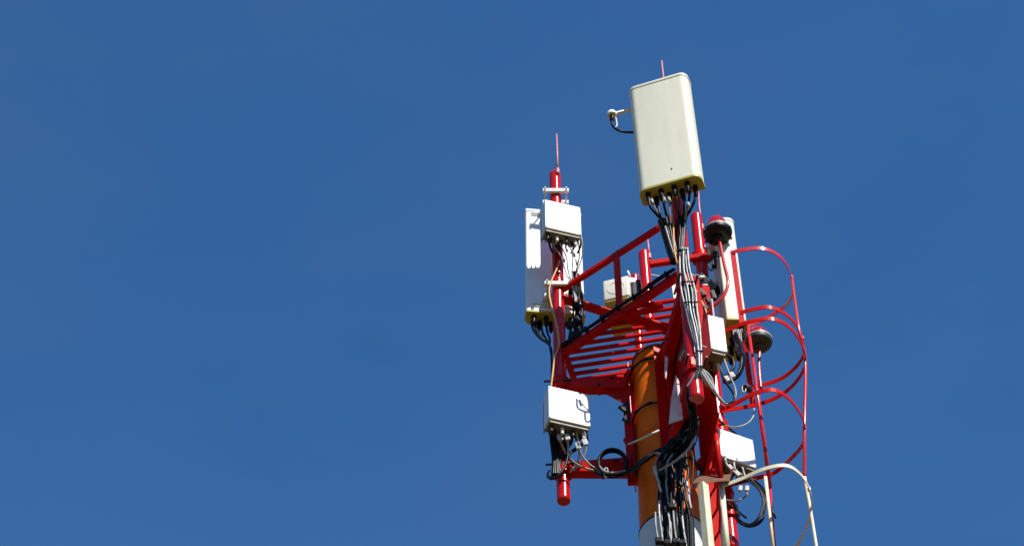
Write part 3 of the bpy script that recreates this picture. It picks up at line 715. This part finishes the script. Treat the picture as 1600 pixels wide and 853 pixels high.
# the black loop right of the narrow cabinet
lp = bundle('cable_loop', (1150, 570, 14.6), 'thick black cable loop hanging beneath the narrow white cabinet')
for k in range(6):
    j = random.uniform(-3, 3); y = 14.5 + .03 * k
    add_cable(lp, [(1150 + j, 520 + 2 * k, y + .1), (1158 + j, 540, y + .05), (1162 + k - 3, 560, y), (1156 + j, 580 + k, y), (1142 + j, 592 + k, y), (1132 + j, 596, y)], .018, 'black')
add_cable(lp, [(1120, 555, 14.4), (1132, 554, 14.4), (1144, 560, 14.4), (1146, 574, 14.4), (1136, 585, 14.4), (1130, 590, 14.4)], .016, 'black')
add_cable(lp, [(1124, 560, 14.4), (1128, 585, 14.4), (1136, 600, 14.35), (1146, 615, 14.3), (1147, 625, 14.3), (1138, 630, 14.3), (1126, 626, 14.3), (1112, 612, 14.2)], .012, 'black')
add_cable(lp, [(1131, 560, 14.4), (1140, 585, 14.38), (1149, 608, 14.3), (1148, 624, 14.3), (1136, 631, 14.3), (1120, 622, 14.25)], .010, 'greycable')
for x, y in ((1144, 586), (1136, 592)):
    MB().box(P(x, y, 14.38), (.045, .03, .075), .004, rot=Matrix.Rotation(R(-25), 3, 'Y')).build('cable_tag', 'whitecable', lp)
for k in range(5):
    add_cable(lp, [(1145 + 3 * k, 515, 14.75), (1149 + 2.5 * k, 535, 14.7), (1154 + 2 * k, 555, 14.6)], .008, 'whitecable' if k % 2 else 'greycable')
tw = bundle('hanging_wire', (1170, 655, 14.9), 'thin pale wire sagging above the lower right cabinet', 'wire')
add_cable(tw, [(1178, 638, 14.9), (1177, 650, 14.9), (1168, 661, 14.9), (1150, 667, 14.9), (1128, 664, 14.95)], .008, 'whitecable')
# left pipe: jumpers from the upper cabinet
ja = bundle('jumper_bundle', (885, 430, 14.9), 'grey and black jumper cables below the upper left cabinet')
aY = PA.y
for i, (x0, x1) in enumerate(((862, 880), (874, 884), (888, 890), (902, 896), (908, 898))):
    add_cable(ja, [(x0, 368, aY - .26), (x0 + 2, 382, aY - .24), ((x0 + x1) / 2 + 6, 402, aY - .18), (x1 + 4, 425, aY - .12), (895 + i, 450, aY - .1), (899 + i * .6, 472, aY - .1)], .0075, ('greycable', 'whitecable', 'greycable', 'black', 'greycable')[i])
for x in (858, 866, 896, 906): add_cable(ja, [(x, 366, aY - .2), (x + 1, 384, aY - .18), (x + (6 if x < 880 else -4), 396, aY - .14)], .012, 'black')
for x, y in ((866, 372), (884, 384), (896, 392), (900, 405), (880, 400)):
    MB().tube(W([(x, y, aY - .24), (x + 2, y + 9, aY - .23)]), .014, 8).build('sleeve', 'whitecable', ja)
for k in range(8):
    w = lambda a=4: random.uniform(-a, a)
    add_cable(ja, [(894 + k * 1.4, 426 + w(), aY - .04), (897 + k * 1.2 + w(3), 448 + w(), aY + .02), (898 + k * 1.5 + w(), 468 + w(), aY + .03 + w(.4) * .1), (899 + k * 1.3 + w(), 490 + w(), aY + .04), (895 + k * 1.6 + w(), 512 + w(), aY + .04), (886 + k * 2 + w(2), 541, aY + .04)], random.uniform(.010, .019), 'black')
for x, y in ((894, 455), (903, 478), (889, 508), (895, 524), (901, 500)):
    MB().box(P(x, y, aY + .0), (.06, .05, .10), .012, rot=Matrix.Rotation(random.uniform(-.5, .5), 3, 'Y')).build('connector', 'black', ja)
# rail bundle along the platform edge
rb = bundle('cable_run', (900, 540, 14.9), 'black cables lashed along the near edge beam of the platform')
for k in range(4):
    pts = []
    for i in range(8):
        f = i / 7; q = eA.lerp(eD, f)
        pts.append(q + Vector((-.02 - .02 * (k % 2), -.045, .05 + .022 * (k // 2) + random.uniform(-.008, .018))))
    cable_mesh(pts, .0125).build('cable', 'black', rb)
for i in range(7):
    q = eA.lerp(eD, (i + .5) / 7); MB().box(q + Vector((-.02, -.04, .06)), (.025, .075, .075), .006, rz=math.atan2(ed.y, ed.x)).build('cable_tie', 'black', rb)
# antenna A tails
jt = bundle('jumper_bundle', (850, 530, 15.2), 'curved black tails hanging from the flat antenna behind the left pipe')
for i, (x, y) in enumerate(((830, 492), (835, 500), (845, 492), (853, 502))):
    add_cable(jt, [(x, y, aY + .30), (x + 2, 512 + 2 * i, aY + .26), (x + 12 - i * 2, 527 + i, aY + .18), (859, 540, aY + .06), (862, 560, aY - .02), (862, 600, aY - .06)], .013, 'black')
for x, y in ((831, 497), (838, 514), (846, 520)): MB().tube(W([(x, y, aY + .25), (x + 3, y + 6, aY + .245)]), .015, 8).build('sleeve', 'whitecable', jt)
oc = bundle('orange_cable', (868, 520, 14.9), 'pale orange cable snaking down the left red pipe', 'cable')
add_cable(oc, [(874, 408, aY - .09), (870, 420, aY - .1), (862, 438, aY - .10), (858, 455, aY - .1), (861, 475, aY - .1), (868, 500, aY - .1), (873, 530, aY - .1), (872, 545, aY - .1), (867, 556, aY - .1), (864, 580, aY - .1), (861, 605, aY - .08)], .011, 'yellowcable')
# lower left jumpers
jl = bundle('jumper_bundle', (885, 700, 14.7), 'white tagged jumpers dropping from the lower left cabinet')
for i, pts in enumerate(([(868, 658), (871, 675), (876, 690), (883, 708), (882, 724)], [(882, 662), (884, 678), (888, 695), (886, 715), (880, 735)], [(898, 666), (902, 682), (905, 705), (902, 722), (890, 738)], [(913, 670), (915, 688), (915, 705), (908, 722), (896, 735)], [(893, 705), (890, 715), (905, 727), (925, 734), (945, 736)], [(904, 690), (910, 712), (928, 730), (950, 734)])):
    add_cable(jl, [(x, y, aY - .26 + .05 * j) for j, (x, y) in enumerate(pts)], .0105, 'whitecable' if i < 4 else 'greycable')
for x, y in ((875, 684), (886, 683), (903, 697), (914, 691)):
    MB().box(P(x, y, aY - .235), (.05, .03, .085), .006, rot=Matrix.Rotation(R(-15), 3, 'Y')).build('cable_tag', 'whitecable', jl)
for k, x in enumerate((860, 864, 869, 890, 912)):
    add_cable(jl, [(x, 664 + k, aY - .15), (x + 2, 690, aY - .12), (865 + k * 3, 718, aY - .1), (864 + k * 3, 742, aY - .1)], .020, 'black')
add_cable(jl, [(883, 690, aY - .1), (886, 718, aY - .12), (875, 740, aY - .14), (862, 748, aY - .12), (856, 742, aY - .08), (858, 735, aY - .05)], .013, 'black')
# coil on the lower left arm
aYc = 14.86
co = bundle('cable_coil', (957, 740, aYc), 'black cable coil standing on the lower left arm', 'cable coil')
for k in range(6):
    pts = [P(957 + (22 + 1.6 * math.sin(k * 2)) * math.cos(R(a)), 722 + (20 + 1.5 * math.cos(k * 3)) * math.sin(R(a)) + .5 * k, aYc - .11 + .016 * k) for a in range(0, 360, 18)]
    MB().tube(pts, .012, 8, closed=True).build('cable', 'black', co)
add_cable(co, [(936, 728, aYc - .1), (946, 737, aYc - .14), (962, 738, aYc - .14), (985, 733, aYc - .12), (1000, 722, 14.55), (1018, 710, 14.36), (1030, 708, 14.3), (1038, 716, 14.3)], .013, 'greycable')
for k in range(3):
    add_cable(co, [(930, 735 + k * 2, aYc - .1), (955, 741 + k * 2, aYc - .12), (980, 735 + k * 2, aYc - .12), (1003, 720 + k * 2, 14.5), (1025, 704 + k * 2, 14.32), (1045, 698, 14.3)], .014, 'black')
MB().tube([P(947 + 3 * math.cos(R(a)), 738 + 8 * math.sin(R(a)), aYc - .12) for a in range(0, 360, 40)], .008, 6, closed=True).build('cable_tie', 'whitecable', co)
# main black mass down the mast
mb = bundle('trunk_cables', (1045, 800, 14.3), 'dense tangle of black trunk cables running down the front of the mast')
for k in range(32):
    x = 1026 + 1.5 * k; y = 14.28 + random.uniform(-.06, .05); j = lambda a=3: random.uniform(-a, a)
    x2 = 1028 + 1.5 * k + j(6); top = random.choice([(1082, 640), (1072, 660), (1090, 655), (1060, 690)])
    add_cable(mb, [(top[0] + j(), top[1] + j(6), y - .05), (top[0] * .5 + x * .5 + j(), 690 + j(8), y), (x2 + j(), 715 + j(8), y), (x2 + j(4), 745 + j(5), y + .0), (x2 + j(4), 775 + j(5), y), (x2 + 3 + j(2), 810, y + .02), (x2 + 7 + j(2), 870, y + .06)], random.uniform(.007, .015), 'black' if k % 7 else 'greycable')
for k in range(5):
    x = (1026, 1032, 1046, 1055, 1068)[k]; y0 = random.choice([782, 790, 800, 806])
    add_cable(mb, [(x - 2, y0, 14.22), (x - 1 + random.uniform(-2, 2), y0 + 18, 14.2), (x + 1 + random.uniform(-2, 2), 832, 14.21), (x + 4, 850, 14.22), (x + 6, 876, 14.24)], .0095, 'whitecable' if k % 3 else 'greycable')
for x, y, l in ((1022, 728, 18), (1025, 738, 14), (1029, 752, 16), (1073, 752, 20), (1076, 772, 22)):
    add_cable(mb, [(x, y, 14.18), (x + 1.5, y + l / 2, 14.18), (x + 4, y + l, 14.19)], .011, 'whitecable')
for x, y in ((1030, 845), (1043, 848), (1056, 846), (1066, 848), (1034, 742), (1050, 792)):
    MB().box(P(x, y, 14.2), (.075, .06, .06), .012).build('cable_cleat', 'black', mb)
add_cable(mb, [(1030, 735, 14.18), (1055, 720, 14.1), (1078, 698, 14.05), (1088, 672, 14.0)], .012, 'greycable')
# lower right coil
cr = bundle('cable_coil', (1170, 820, 15.3), 'black cable coil hanging below the lower right cabinet', 'cable coil')
for k in range(5):
    j = k * 2.4; w = lambda a=2.2: random.uniform(-a, a)
    add_cable(cr, [(1150 + k * 4, 742, 15.2), (1172 + j + w(), 752 + w(), 15.2), (1187 + j * .6 + w(), 768 + w(), 15.2 + .02 * k), (1193 + j * .3 + w(1.5), 788 + w(), 15.2 + .02 * k), (1187 + j * .5 + w(), 806 + j * .7 + w(), 15.2), (1172 + w(), 818 + j * .6 + w(1.5), 15.22), (1156 + w(), 812 + j * .6 + w(), 15.25), (1149 + j * .5, 798, 15.3), (1146, 785, 15.35)], .0095, 'black')
add_cable(cr, [(1128, 780, 15.2), (1150, 782, 15.15), (1165, 775, 15.15), (1170, 762, 15.15)], .010, 'greycable')
add_cable(cr, [(1133, 713, 15.15), (1135, 724, 15.12), (1143, 733, 15.1), (1153, 742, 15.1)], .011, 'whitecable')
add_cable(cr, [(1147, 722, 15.15), (1149, 733, 15.12), (1160, 742, 15.1)], .010, 'whitecable')
add_cable(cr, [(1160, 730, 15.15), (1163, 740, 15.12), (1166, 748, 15.1)], .010, 'whitecable')
for x, y in ((1141, 730), (1152, 740), (1157, 763), (1167, 763)):
    MB().box(P(x, y, 15.09), (.04, .03, .07), .005, rot=Matrix.Rotation(R(-30 if y < 750 else 10), 3, 'Y')).build('cable_tag', 'whitecable', cr)
add_cable(cr, [(1204, 792, 15.28), (1212, 809, 15.28)], .010, 'black')
# small round end cap on the ladder's upright foot
ec = thing('junction_box', P(1165, 608, 15.2), 'small round dark junction box with pale lid beside the ladder upright foot', 'junction box')
MB().tube(W([(1163, 607, 15.15), (1170, 607, 15.2)]), .045, 16).build('body', 'dark', ec)
MB().tube([P(1162.5 + 3 * math.cos(R(a)), 607 + 6 * math.sin(R(a)), 15.14) for a in range(0, 360, 24)], .008, 6, closed=True).build('lid', 'whitecable', ec)
# tie wraps and bolts on the lower right pipe foot
for y in (772, 790, 806):
    q = P(1136, y, PC.y); MB().lathe([(.071, -.02), (.078, -.02), (.078, .02), (.071, .02), (.071, -.02)], (PC.x, PC.y, q.z), 24).build('pipe_band', 'red', pC)
